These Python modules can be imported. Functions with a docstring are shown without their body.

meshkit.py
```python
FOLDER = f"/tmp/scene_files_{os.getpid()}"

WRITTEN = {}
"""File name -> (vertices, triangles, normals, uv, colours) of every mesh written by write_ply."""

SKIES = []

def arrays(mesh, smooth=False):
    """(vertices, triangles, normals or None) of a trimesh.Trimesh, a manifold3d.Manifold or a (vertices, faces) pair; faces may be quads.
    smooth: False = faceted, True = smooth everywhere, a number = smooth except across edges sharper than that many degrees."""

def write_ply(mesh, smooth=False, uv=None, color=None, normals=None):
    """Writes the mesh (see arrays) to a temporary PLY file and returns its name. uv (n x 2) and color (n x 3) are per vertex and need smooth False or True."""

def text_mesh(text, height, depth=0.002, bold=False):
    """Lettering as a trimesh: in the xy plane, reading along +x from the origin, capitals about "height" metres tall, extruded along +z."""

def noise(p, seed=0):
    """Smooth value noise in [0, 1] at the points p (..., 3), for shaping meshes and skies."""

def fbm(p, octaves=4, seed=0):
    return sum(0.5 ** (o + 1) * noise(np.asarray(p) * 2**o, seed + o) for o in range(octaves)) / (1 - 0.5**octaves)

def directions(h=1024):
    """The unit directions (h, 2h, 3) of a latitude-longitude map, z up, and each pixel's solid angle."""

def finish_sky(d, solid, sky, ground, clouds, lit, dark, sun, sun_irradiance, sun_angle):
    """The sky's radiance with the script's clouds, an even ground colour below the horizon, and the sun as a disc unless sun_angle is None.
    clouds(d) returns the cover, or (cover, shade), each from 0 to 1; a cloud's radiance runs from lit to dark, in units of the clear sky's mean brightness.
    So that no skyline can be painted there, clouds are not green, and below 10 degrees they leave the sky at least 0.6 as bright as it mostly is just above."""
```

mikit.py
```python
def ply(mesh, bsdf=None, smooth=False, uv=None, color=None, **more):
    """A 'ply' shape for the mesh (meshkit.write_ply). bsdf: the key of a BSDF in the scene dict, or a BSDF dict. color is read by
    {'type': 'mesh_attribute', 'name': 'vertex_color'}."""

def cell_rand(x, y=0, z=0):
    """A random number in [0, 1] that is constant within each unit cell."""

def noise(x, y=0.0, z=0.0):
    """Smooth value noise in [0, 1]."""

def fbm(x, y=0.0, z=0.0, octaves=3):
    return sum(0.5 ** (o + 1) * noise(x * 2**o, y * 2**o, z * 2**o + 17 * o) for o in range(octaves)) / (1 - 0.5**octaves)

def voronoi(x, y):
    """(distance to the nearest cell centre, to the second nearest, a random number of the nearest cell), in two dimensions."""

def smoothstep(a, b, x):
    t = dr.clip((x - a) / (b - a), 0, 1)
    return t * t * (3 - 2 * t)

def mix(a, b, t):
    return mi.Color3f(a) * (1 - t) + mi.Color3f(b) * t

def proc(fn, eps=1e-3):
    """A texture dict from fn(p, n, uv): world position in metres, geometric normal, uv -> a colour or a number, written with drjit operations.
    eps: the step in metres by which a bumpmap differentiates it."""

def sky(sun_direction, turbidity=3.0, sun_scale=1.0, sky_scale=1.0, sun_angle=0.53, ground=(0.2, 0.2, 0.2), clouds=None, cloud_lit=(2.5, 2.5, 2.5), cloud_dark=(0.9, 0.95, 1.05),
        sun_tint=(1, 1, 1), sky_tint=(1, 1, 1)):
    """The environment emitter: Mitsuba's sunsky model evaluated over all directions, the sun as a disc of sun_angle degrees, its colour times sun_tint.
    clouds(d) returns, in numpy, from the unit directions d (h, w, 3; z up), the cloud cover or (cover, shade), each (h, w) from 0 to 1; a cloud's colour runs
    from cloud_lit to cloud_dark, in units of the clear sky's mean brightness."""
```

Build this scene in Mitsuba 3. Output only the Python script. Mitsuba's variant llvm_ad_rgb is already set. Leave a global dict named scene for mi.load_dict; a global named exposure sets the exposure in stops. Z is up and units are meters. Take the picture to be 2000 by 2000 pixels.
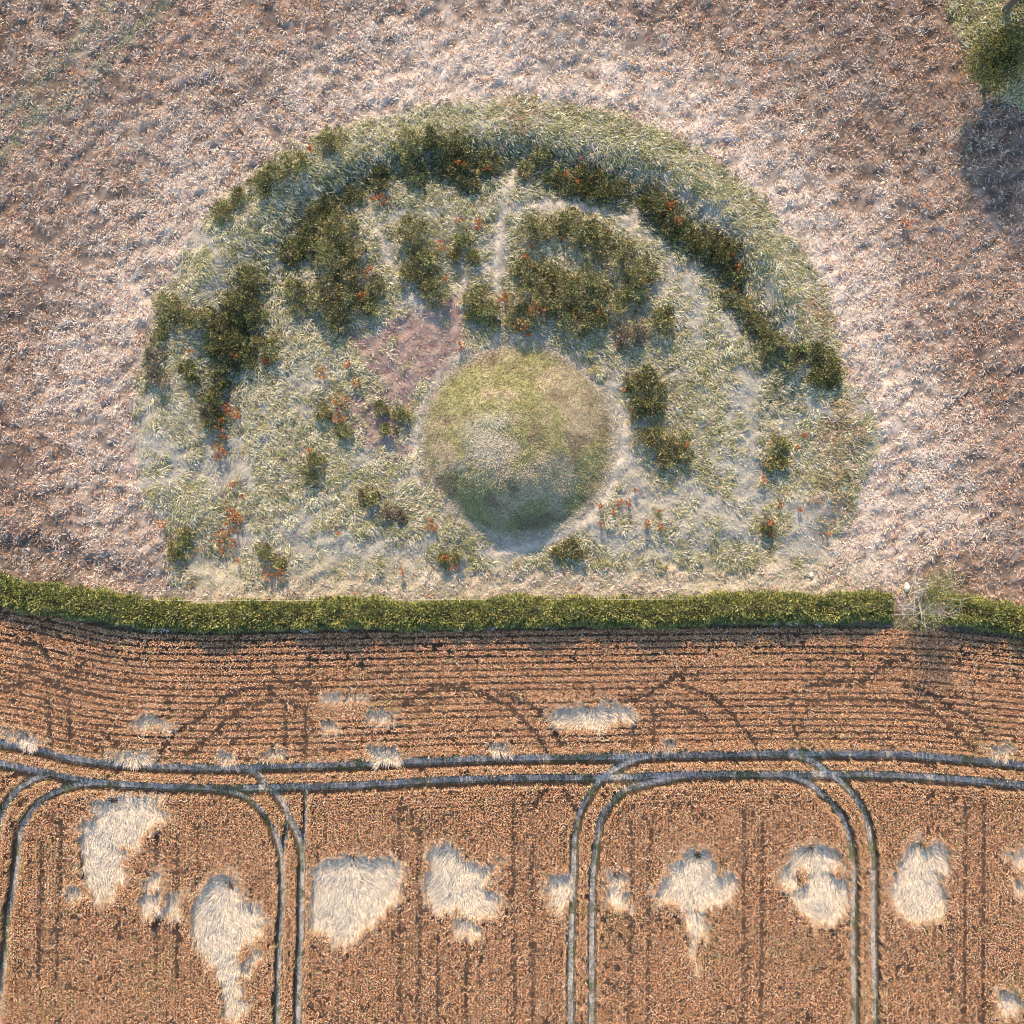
import math
import numpy as np
import trimesh
import mitsuba as mi
import mikit
import meshkit
from scipy import ndimage
from scipy.spatial import cKDTree
from shapely.geometry import LineString, Polygon
from shapely.ops import unary_union

T = mi.ScalarTransform4f
scene, labels = {}, {}

# ------------------------------------------------------------------ camera, sky, exposure
S = 0.042                                   # metres per unit of the site plan (2000 x 2000 units, north up)
CAM_H = 84.0
scene['camera'] = {'type': 'perspective', 'fov': 53.13, 'fov_axis': 'x', 'near_clip': 1.0, 'far_clip': 8000.0,
                   'to_world': T().look_at(origin=[0, 0, CAM_H], target=[0, 0, 0], up=[0, 1, 0])}
SUN_EL, SUN_AZ = math.radians(27.0), math.radians(-7.0)     # azimuth east of north
scene['sky'] = mikit.sky((math.sin(SUN_AZ) * math.cos(SUN_EL), math.cos(SUN_AZ) * math.cos(SUN_EL), math.sin(SUN_EL)),
                         turbidity=3, sun_scale=1.0, sky_scale=2.3, sun_angle=1.5, sun_tint=(1.07, 0.98, 0.93), sky_tint=(1.17, 1.0, .84))
exposure = 2.45

rng = np.random.default_rng(11)


# ------------------------------------------------------------------ helpers
def xy(u, v):
    return (np.asarray(u, float) - 1000) * S, (1000 - np.asarray(v, float)) * S


def fb(u, v, scale, octaves=3, seed=0):
    """noise in [0, 1] over the plan; scale in metres"""
    p = np.stack([np.asarray(u, float) * S / scale + 211.3, np.asarray(v, float) * S / scale + 173.7, np.zeros(np.shape(u)) + 0.37], -1)
    return meshkit.fbm(p, octaves, seed)


def sstep(a, b, x):
    t = np.clip((x - a) / (b - a), 0, 1)
    return t * t * (3 - 2 * t)


G0, G1, GS = -160, 2160, 2
GN = (G1 - G0) // GS
_gu, _gv = np.meshgrid(G0 + GS * (np.arange(GN) + .5), G0 + GS * (np.arange(GN) + .5))


def fill(poly):
    poly = np.asarray(poly, float)
    m = np.zeros((GN, GN), bool)
    x0, y0 = poly[:, 0], poly[:, 1]
    x1, y1 = np.roll(x0, -1), np.roll(y0, -1)
    us = G0 + GS * (np.arange(GN) + .5)
    for r in range(GN):
        v = G0 + GS * (r + .5)
        k = (y0 > v) != (y1 > v)
        if k.any():
            xs = x0[k] + (v - y0[k]) / (y1[k] - y0[k]) * (x1[k] - x0[k])
            m[r] = (np.searchsorted(np.sort(xs), us) % 2) == 1
    return m


def sdf(mask):
    return (ndimage.distance_transform_edt(~mask) - ndimage.distance_transform_edt(mask)) * GS


def look(grid, u, v):
    return ndimage.map_coordinates(grid, [(np.asarray(v) - G0) / GS - .5, (np.asarray(u) - G0) / GS - .5], order=1, mode='nearest')


def dense(pl, step=2.0, smooth=True):
    pl = np.asarray(pl, float)
    if smooth and len(pl) > 2:
        from scipy.interpolate import PchipInterpolator
        t = np.r_[0, np.cumsum(np.linalg.norm(np.diff(pl, axis=0), axis=1))]
        n = max(2, int(t[-1] / step))
        s = np.linspace(0, t[-1], n)
        return np.stack([PchipInterpolator(t, pl[:, k])(s) for k in (0, 1)], 1)
    t = np.r_[0, np.cumsum(np.linalg.norm(np.diff(pl, axis=0), axis=1))]
    s = np.linspace(0, t[-1], max(2, int(t[-1] / step)))
    return np.stack([np.interp(s, t, pl[:, k]) for k in (0, 1)], 1)


def dist_to(lines):
    tree = cKDTree(np.vstack([dense(l) for l in lines]))
    return lambda u, v: tree.query(np.stack([np.ravel(u), np.ravel(v)], 1))[0].reshape(np.shape(u))


def crop(x0, y0, k, pts):
    return [(x0 + x / k, y0 + y / k) for x, y in pts]


class Acc:
    """collects geometry with vertex colours into one mesh"""

    def __init__(self):
        self.v, self.f, self.c, self.n = [], [], [], 0

    def add(self, v, f, c):
        v = np.asarray(v, float)
        c = np.broadcast_to(np.asarray(c, float), v.shape)
        self.v.append(v); self.f.append(np.asarray(f) + self.n); self.c.append(c); self.n += len(v)

    def blades(self, p, az, length, width, rise, droop, col, tip=1.15, roll=None):
        """bent rhombus leaves: root, two middle corners, tip. rise = height gained by the middle, droop = change from middle to tip (fractions of length)"""
        p = np.asarray(p, float); n = len(p)
        az, length, width, rise, droop = (np.broadcast_to(np.asarray(a, float), n) for a in (az, length, width, rise, droop))
        d = np.stack([np.cos(az), np.sin(az)], 1)
        sd = np.stack([-np.sin(az), np.cos(az)], 1)
        roll = rng.normal(0, .35, n) if roll is None else roll
        flat = np.sqrt(np.clip(1 - np.minimum(rise, .98) ** 2, .03, 1))
        mid = p + np.c_[d * (length * .5 * flat)[:, None], length * .5 * rise]
        flat2 = np.sqrt(np.clip(1 - np.clip(droop, -.98, .98) ** 2, .03, 1))
        end = mid + np.c_[d * (length * .5 * flat2)[:, None], length * .5 * droop]
        off = np.c_[sd * (width * .5 * np.cos(roll))[:, None], width * .5 * np.sin(roll)]
        v = np.stack([p, mid + off, mid - off, end], 1).reshape(-1, 3)
        k = np.arange(n)[:, None] * 4
        f = np.stack([k + [0, 2, 1], k + [1, 2, 3]], 1).reshape(-1, 3)
        col = np.broadcast_to(np.asarray(col, float), (n, 3))
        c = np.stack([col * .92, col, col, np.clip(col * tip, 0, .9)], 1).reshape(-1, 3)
        self.add(v, f, c)

    def sprigs(self, p, d, length, width, col, tip=1.2):
        """flat leafy sprigs along free directions d"""
        n = len(p)
        d = d / np.linalg.norm(d, axis=1, keepdims=True)
        a = np.cross(d, rng.normal(size=(n, 3)))
        a /= np.linalg.norm(a, axis=1, keepdims=True) + 1e-9
        length, width = (np.broadcast_to(np.asarray(x, float), n)[:, None] for x in (length, width))
        mid = p + d * length * .5
        end = p + d * length
        v = np.stack([p, mid + a * width * .5, mid - a * width * .5, end], 1).reshape(-1, 3)
        k = np.arange(n)[:, None] * 4
        f = np.stack([k + [0, 2, 1], k + [1, 2, 3]], 1).reshape(-1, 3)
        col = np.broadcast_to(np.asarray(col, float), (n, 3))
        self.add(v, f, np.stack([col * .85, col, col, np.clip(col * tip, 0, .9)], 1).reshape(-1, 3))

    def tube(self, pts, radii, col, sides=6):
        p = np.asarray(pts, float)
        t = np.gradient(p, axis=0)
        t /= np.linalg.norm(t, axis=1, keepdims=True) + 1e-12
        a = np.cross(t, np.where(np.abs(t[:, 2:]) < .9, [0, 0, 1.], [1., 0, 0]))
        a /= np.linalg.norm(a, axis=1, keepdims=True) + 1e-12
        b = np.cross(t, a)
        g = np.arange(sides) * 2 * np.pi / sides
        r = np.broadcast_to(radii, (len(p),))
        v = p[:, None] + r[:, None, None] * (np.cos(g)[None, :, None] * a[:, None] + np.sin(g)[None, :, None] * b[:, None])
        i, j = np.meshgrid(np.arange(len(p) - 1), np.arange(sides), indexing='ij')
        q = np.stack([i * sides + j, i * sides + (j + 1) % sides, (i + 1) * sides + (j + 1) % sides, (i + 1) * sides + j], -1).reshape(-1, 4)
        self.add(v.reshape(-1, 3), np.vstack([q[:, [0, 1, 2]], q[:, [0, 2, 3]]]), col)

    def build(self, key, bsdf, smooth=False):
        v, f, c = np.vstack(self.v), np.vstack(self.f), np.vstack(self.c)
        scene[key] = mikit.ply((v, f), bsdf, smooth=smooth, color=np.clip(c, 0, .9))
        return key


def tag(key, label=None, cat=None, group=None, kind=None):
    d = {}
    if label: d['label'] = label
    if cat: d['category'] = cat
    if group: d['group'] = group
    if kind: d['kind'] = kind
    labels[key] = d


_used = {}


def numbered(name):
    k = _used.get(name, 0); _used[name] = k + 1
    return name if k == 0 else f'{name}_{k:03d}'


def pick(n, palette, weights):
    """n colours from a palette; weights (k,) or (n, k)"""
    w = np.broadcast_to(np.asarray(weights, float), (n, len(palette)))
    w = np.cumsum(w / w.sum(1, keepdims=True), 1)
    i = (rng.random(n)[:, None] > w).sum(1).clip(0, len(palette) - 1)
    return np.asarray(palette, float)[i] * rng.uniform(.85, 1.15, (n, 1)) * rng.uniform(.96, 1.04, (n, 3))


# ------------------------------------------------------------------ materials
scene['matte'] = {'type': 'twosided', 'nested': {'type': 'diffuse', 'reflectance': {'type': 'mesh_attribute', 'name': 'vertex_color'}}}
scene['leafy'] = {'type': 'twosided', 'nested': {'type': 'principled', 'base_color': {'type': 'mesh_attribute', 'name': 'vertex_color'}, 'roughness': .55, 'specular': .35}}


def track_colour(p, n, uv):
    a = mikit.fbm(p.x * 1.7, p.y * 1.7, 3.0, 3)
    b = mikit.fbm(p.x * 9, p.y * 9, 7.0, 2)
    c = mikit.mix((.19, .195, .205), (.48, .49, .515), mikit.smoothstep(.3, .7, b * .6 + a * .4))
    return mikit.mix(c, (.10, .12, .07), mikit.smoothstep(.55, .75, mikit.fbm(p.x * .8 + 9, p.y * .8, 1.0, 4)) * .8)


def edge_colour(p, n, uv):
    b = mikit.fbm(p.x * 7, p.y * 7, 7.0, 3)
    c = mikit.mix((.075, .075, .07), (.22, .22, .215), mikit.smoothstep(.3, .7, b))
    return mikit.mix(c, (.06, .085, .05), mikit.smoothstep(.45, .65, mikit.fbm(p.x * .8 + 9, p.y * .8, 1.0, 4)) * .8)


scene['track_edge'] = {'type': 'twosided', 'nested': {'type': 'diffuse', 'reflectance': mikit.proc(edge_colour)}}
scene['track_soil'] = {'type': 'twosided', 'nested': {'type': 'diffuse', 'reflectance': mikit.proc(track_colour)}}

# ------------------------------------------------------------------ the site plan
RING = [(327, 1115), (330, 1057), (323, 1014), (280, 985), (272, 912), (262, 858), (269, 767), (276, 713), (286, 685), (290, 645), (312, 580), (348, 507),
        (370, 467), (399, 428), (453, 380), (482, 366), (500, 333), (543, 304), (616, 268), (679, 250), (741, 232), (806, 212), (904, 201), (1012, 197),
        (1103, 208), (1193, 222), (1302, 259), (1349, 285), (1409, 326), (1481, 391), (1535, 453), (1575, 514), (1601, 565), (1619, 598), (1626, 652),
        (1632, 690), (1648, 756), (1698, 781), (1724, 846), (1709, 886), (1684, 908), (1673, 962), (1644, 1035), (1619, 1082), (1583, 1107), (1490, 1105),
        (1300, 1110), (1100, 1105), (900, 1110), (700, 1120), (560, 1130), (400, 1145), (350, 1135)]
MOUND = (1012, 860, 194)
DITCH = [(440, 1090), (447, 1000), (440, 900), (440, 790), (462, 680), (500, 580), (575, 470), (680, 375), (800, 322), (930, 318), (1010, 312), (1110, 345),
         (1230, 380), (1320, 440), (1405, 505), (1465, 610), (1520, 700), (1530, 850), (1515, 960), (1505, 1050)]
FIELD_TOP = np.array([(-400, 1110), (-60, 1165), (0, 1181), (72, 1192), (145, 1210), (217, 1228), (290, 1237), (435, 1239), (699, 1234), (1012, 1230), (1349, 1226), (1554, 1225),
                      (1735, 1227), (1843, 1232), (1916, 1241), (2000, 1249), (2100, 1262), (2400, 1310)], float)
TRACK_U = [(-80, 1435), (0, 1450), (72, 1463), (145, 1481), (217, 1490), (308, 1496), (435, 1499), (507, 1497), (699, 1492), (831, 1485), (1012, 1480), (1193, 1478), (1349, 1474),
           (1554, 1471), (1735, 1472), (1880, 1483), (1999, 1493), (2080, 1500)]
TRACK_L = [(-80, 1474), (0, 1490), (91, 1508), (163, 1523), (254, 1532), (362, 1537), (471, 1539), (525, 1537), (699, 1532), (867, 1523), (1049, 1518), (1193, 1518), (1349, 1512),
           (1554, 1512), (1662, 1512), (1807, 1517), (1999, 1532), (2080, 1540)]
TRACKS = [(TRACK_U, 9.5), (TRACK_L, 9),
          ([(100, 1510), (65, 1523), (34, 1544), (13, 1572), (3, 1603), (-6, 1660), (-12, 1760)], 7.5),
          ([(200, 1528), (155, 1532), (116, 1544), (78, 1567), (54, 1596), (41, 1629), (35, 1681), (28, 1733), (19, 1785), (12, 1862), (6, 1914), (0, 1966), (-4, 2080)], 7.5),
          ([(410, 1540), (453, 1546), (489, 1561), (518, 1590), (540, 1630), (551, 1673), (553, 1740), (549, 1810), (545, 1888), (543, 2000), (542, 2080)], 7),
          ([(470, 1500), (496, 1506), (525, 1535), (554, 1568), (569, 1601), (587, 1644), (592, 1688), (590, 1733), (589, 1810), (585, 1888), (583, 2000), (582, 2080)], 7.5),
          ([(599, 1535), (598, 1590), (594, 1666)], 4), ([(563, 1572), (560, 1620), (555, 1690)], 3.5),
          ([(1290, 1476), (1248, 1480), (1215, 1494), (1175, 1520), (1150, 1552), (1132, 1588), (1121, 1639), (1120, 1712), (1118, 1780), (1115, 1836), (1114, 2000), (1114, 2080)], 8),
          ([(1340, 1514), (1284, 1525), (1230, 1538), (1193, 1567), (1172, 1603), (1163, 1657), (1157, 1730), (1156, 1800), (1155, 1862), (1155, 2000), (1155, 2080)], 8),
          ([(1520, 1513), (1561, 1521), (1597, 1543), (1626, 1572), (1648, 1604), (1660, 1648), (1666, 1702), (1666, 1749), (1665, 1820), (1668, 1958), (1669, 2080)], 7.5),
          ([(1540, 1473), (1583, 1485), (1612, 1505), (1644, 1528), (1670, 1557), (1688, 1593), (1699, 1637), (1704, 1702), (1704, 1775), (1706, 1889), (1708, 2080)], 7.5)]
A2 = lambda p: crop(0, 1050, 2.76, p)
B2 = lambda p: crop(650, 1150, 2.76, p)
C2 = lambda p: crop(1300, 1050, 2.76, p)
FAINT = [A2(p) for p in ([(160, 560), (260, 600), (300, 680), (450, 720), (580, 740)], [(170, 680), (260, 760), (400, 810), (560, 840)], [(870, 1180), (920, 1090)],
                         [(950, 1040), (1100, 960), (1250, 840), (1350, 810), (1480, 800)], [(1020, 1160), (1150, 1060), (1250, 960), (1350, 900), (1480, 870)],
                         [(1480, 700), (1530, 770), (1640, 790), (1750, 800)], [(1460, 810), (1540, 870), (1640, 900)], [(290, 840), (290, 1100)], [(395, 870), (395, 1130)],
                         [(1550, 880), (1550, 1180)], [(1655, 900), (1655, 1180)], [(0, 830), (90, 790), (200, 770)])]
FAINT += [B2(p) for p in ([(530, 520), (700, 530), (900, 600), (1050, 720), (1150, 870)], [(900, 560), (1100, 640), (1180, 730), (1220, 830)], [(370, 620), (480, 560), (560, 510)],
                          [(1440, 600), (1600, 590), (1750, 520), (1840, 450)], [(1620, 620), (1610, 850)], [(1720, 620), (1720, 850)], [(1060, 1180), (1150, 1070)],
                          [(1250, 1070), (1310, 1190)])]
FAINT += [C2(p) for p in ([(760, 780), (900, 775), (1030, 760), (1180, 670), (1280, 650)], [(750, 875), (1000, 860), (1200, 870), (1350, 900), (1480, 980), (1560, 1060), (1640, 1140)],
                          [(1260, 790), (1400, 830), (1500, 900), (1620, 960), (1700, 1060)], [(0, 890), (150, 930), (210, 970)], [(60, 790), (200, 830), (330, 930), (420, 1040), (480, 1110)],
                          [(0, 770), (60, 730), (110, 700)])]
FAINT_V = [[(x, a), (x + d, b)] for x, d, a, b in ((784, -2, 1555, 2060), (822, -2, 1600, 2060), (856, 0, 1820, 1990), (914, -3, 1830, 1990), (1003, 1, 1560, 2060), (1040, 1, 1640, 2060),
                                                    (1231, -2, 1600, 2060), (1268, -5, 1600, 2060), (1450, -2, 1580, 2060), (1485, -4, 1600, 2060), (1848, 2, 1770, 1935),
                                                    (1878, -4, 1560, 2060), (1912, -2, 1560, 2060), (128, -10, 1600, 1900), (90, -6, 1640, 1900), (312, 0, 1620, 1860), (352, 0, 1630, 1900))]
D_ = lambda p: crop(0, 1500, 3.864, p)
E_ = lambda p: crop(500, 1500, 3.864, p)
F_ = lambda p: crop(1000, 1500, 3.864, p)
G_ = lambda p: crop(1500, 1500, 2.184, p)
LODGED = [
    (D_([(700, 240), (860, 215), (1000, 200), (1240, 200), (1200, 270), (1290, 350), (1200, 400), (1090, 480), (1070, 560), (950, 570), (880, 570), (960, 640), (940, 690), (970, 780), (900, 860),
         (900, 920), (800, 1010), (760, 980), (680, 870), (640, 860), (650, 770), (620, 720), (640, 640), (620, 540), (640, 470), (600, 430), (680, 380), (760, 340), (720, 300)]),
     'large pale patch of flattened wheat just under the track bend at far left'),
    (D_([(500, 870), (640, 880), (650, 920), (590, 1010), (540, 960)]), 'small flattened wheat patch touching the lower left of the far left patch'),
    (D_([(1110, 830), (1170, 780), (1220, 800), (1200, 870), (1140, 910), (1090, 860)]), 'tiny flattened wheat spot directly above the twin tongues at left'),
    (D_([(1040, 960), (1110, 940), (1240, 910), (1220, 980), (1180, 1110), (1110, 1080), (1070, 1030)]), 'left one of two tongue shaped flattened wheat spots at left'),
    (D_([(1280, 930), (1390, 920), (1370, 970), (1330, 1080), (1280, 1130), (1275, 1050)]), 'right one of two tongue shaped flattened wheat spots at left'),
    ([(424, 1704), (437, 1702), (455, 1712), (466, 1733), (474, 1754), (464, 1764), (490, 1766), (510, 1768), (521, 1790), (508, 1803), (516, 1820), (500, 1826), (480, 1834), (468, 1850), (462, 1862)]
     + D_([(1780, 1400), (1790, 1470), (1900, 1530), (1810, 1560), (1840, 1680), (1800, 1720), (1880, 1760), (1830, 1810), (1790, 1870), (1690, 1860), (1700, 1700), (1690, 1600), (1640, 1540),
           (1640, 1480), (1560, 1440), (1520, 1360), (1490, 1260), (1450, 1200), (1450, 1080), (1460, 970), (1530, 920), (1580, 840)]),
     'long flattened wheat patch with a narrow tail running towards the bottom edge'),
    ([(490, 1855), (500, 1842), (513, 1857), (505, 1873), (492, 1868)], 'tiny flattened wheat spot right of the patch with the long tail'),
    (E_([(430, 710), (560, 690), (660, 660), (690, 620), (740, 650), (800, 670), (930, 660), (1030, 670), (1105, 720), (1090, 800), (1070, 870), (1085, 960), (1000, 990), (960, 1050), (930, 1100),
         (870, 1170), (800, 1220), (740, 1290), (680, 1290), (600, 1330), (590, 1260), (520, 1230), (430, 1210), (430, 1100), (410, 1000), (430, 880), (455, 830), (430, 780)]),
     'largest pale flattened wheat patch, squarish, beside the straight left wheel tracks'),
    (E_([(1320, 620), (1350, 570), (1430, 540), (1490, 570), (1530, 640), (1580, 700), (1620, 680), (1700, 720), (1750, 700), (1880, 680), (1800, 720), (1770, 800), (1720, 870), (1650, 870),
         (1700, 880), (1790, 930), (1870, 990), (1830, 1050), (1780, 1090), (1640, 1110), (1560, 1060), (1500, 1030), (1380, 1060), (1300, 940), (1300, 800)]),
     'forked pale flattened wheat patch with two arms pointing right'),
    (E_([(1520, 1150), (1600, 1120), (1680, 1210), (1620, 1260), (1520, 1240)]), 'small flattened wheat spot just below the forked patch'),
    (F_([(270, 880), (340, 790), (430, 830), (420, 920), (370, 1070), (320, 1020), (250, 900)]), 'small flattened wheat patch touching the left side of the middle wheel tracks'),
    (F_([(720, 800), (830, 790), (830, 850), (800, 880), (860, 970), (880, 1040), (760, 1030), (690, 980), (730, 900)]), 'small flattened wheat patch just right of the middle wheel tracks'),
    (F_([(1100, 880), (1190, 750), (1200, 680), (1270, 680), (1330, 610), (1450, 620), (1500, 720), (1560, 820), (1640, 770), (1680, 850), (1660, 930), (1620, 1000), (1500, 990), (1420, 1050),
         (1330, 1040), (1220, 1000), (1110, 1000)]), 'rounded pale flattened wheat patch shaped like a tree crown, right of centre'),
    (F_([(1330, 1060), (1420, 1070), (1460, 1160), (1440, 1250), (1400, 1230), (1380, 1300), (1385, 1500), (1360, 1380), (1340, 1250), (1310, 1150)]),
     'thin flattened wheat streak like a stalk under the rounded patch'),
    (G_([(90, 340), (200, 320), (290, 345), (310, 400), (240, 430), (320, 480), (340, 545), (330, 610), (270, 640), (190, 640), (180, 690), (170, 620), (110, 580), (110, 520), (150, 490), (185, 470),
         (190, 430), (160, 400), (120, 410), (110, 450), (120, 500), (60, 500), (45, 420), (100, 390)]), 'hooked pale flattened wheat patch left of the right wheel tracks'),
    (G_([(570, 340), (620, 300), (660, 340), (700, 310), (760, 340), (760, 420), (710, 430), (740, 510), (750, 590), (700, 640), (640, 655), (590, 640), (530, 580), (525, 480), (560, 420)]),
     'streaky pale flattened wheat patch right of the right wheel tracks'),
    (G_([(1040, 470), (1140, 450), (1140, 545), (1050, 510)]), 'flattened wheat patch cut by the right edge, the middle of three there'),
    (G_([(1020, 370), (1060, 340), (1140, 330), (1140, 400), (1070, 415)]), 'flattened wheat patch at the right edge, topmost of three there'),
    (G_([(980, 950), (1040, 945), (1080, 1000), (1020, 1060), (990, 1080), (980, 1000)]), 'flattened wheat patch in the bottom right corner'),
    (A2([(700, 1000), (780, 960), (830, 920), (890, 980), (970, 995), (950, 1020), (870, 1010), (760, 1020)]), 'pointed flattened wheat patch in the upper rows at left'),
    (A2([(20, 1020), (130, 1050), (250, 1080), (230, 1100), (130, 1090)]), 'slanting flattened wheat streak at the left edge above the tracks'),
    (A2([(600, 1150), (820, 1150), (820, 1190), (690, 1205), (660, 1180)]), 'flat wheat strip touching the upper track below the pointed patch'),
    (A2([(1190, 1160), (1270, 1145), (1260, 1200), (1200, 1205)]), 'small square flattened wheat spot on the upper track'),
    (A2([(1410, 1150), (1520, 1150), (1490, 1175)]), 'tiny flattened wheat spot above the tracks, right of the small square one'),
    (A2([(1730, 970), (1800, 980), (1815, 1010), (1760, 1030)]), 'small flattened wheat spot left of the pair in the upper rows'),
    (B2([(-40, 560), (0, 545), (190, 565), (180, 595), (90, 590), (0, 600), (-40, 590)]), 'thin flattened wheat streak, upper of the pair in the upper rows'),
    (B2([(170, 660), (270, 640), (350, 650), (350, 710), (230, 715)]), 'flattened wheat patch, lower of the pair in the upper rows'),
    (B2([(200, 850), (300, 830), (360, 860), (345, 910), (230, 910)]), 'square flattened wheat patch just above the upper track, below the pair'),
    (B2([(1170, 660), (1250, 635), (1500, 620), (1615, 665), (1600, 690), (1500, 725), (1430, 740), (1230, 730), (1190, 700)]), 'long oval flattened wheat patch in the middle of the upper rows'),
    (B2([(840, 820), (930, 820), (940, 860), (850, 860)]), 'small flattened wheat spot left below the long oval patch'),
    (B2([(1780, 810), (1830, 810), (1840, 850), (1790, 850)]), 'small flattened wheat spot right below the long oval patch'),
    (C2([(1740, 1130), (1850, 1110), (1820, 1160), (1770, 1170)]), 'flattened wheat patch above the upper track near the right edge'),
]
HEDGE_A = [(-60, 1136), (0, 1147), (54, 1162), (120, 1173), (199, 1185), (260, 1197), (326, 1200), (435, 1199), (650, 1198), (1012, 1195), (1300, 1192), (1517, 1189), (1640, 1186), (1700, 1184), (1738, 1184)]
HEDGE_B = [(1838, 1182), (1862, 1188), (1900, 1194), (1934, 1203), (2000, 1216), (2080, 1232)]
VERGE_NE = [(1845, -60), (1848, 0), (1870, 60), (1898, 120), (1925, 180), (1985, 210), (2100, 215), (2100, -60)]
LINES_NW = [[(-20, 330), (7, 300), (76, 225), (152, 181), (232, 83), (311, 11), (330, -20)], [(-20, 265), (60, 175), (150, 85), (205, 20), (230, -20)]]
HOLLOW = [(-40, 1070), (0, 1080), (60, 1085), (150, 1100), (230, 1128), (300, 1150)]

ring_sd = sdf(fill(RING))
verge_sd = sdf(fill(VERGE_NE))
d_ditch, d_lines, d_hollow = dist_to([DITCH]), dist_to(LINES_NW), dist_to([HOLLOW])
d_faint, d_faint_v = dist_to(FAINT), dist_to(FAINT_V)
track_d = [(dist_to([t]), w * 1.12) for t, w in TRACKS]


def field_top(u):
    return np.interp(u, FIELD_TOP[:, 0], FIELD_TOP[:, 1])


def relief(u, v):
    """tussocky lumps, drawn out a little along the wind"""
    a, b = u * .83 - v * .56, u * .56 + v * .83
    return fb(a * .62, b, .62, 2, 5)


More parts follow.
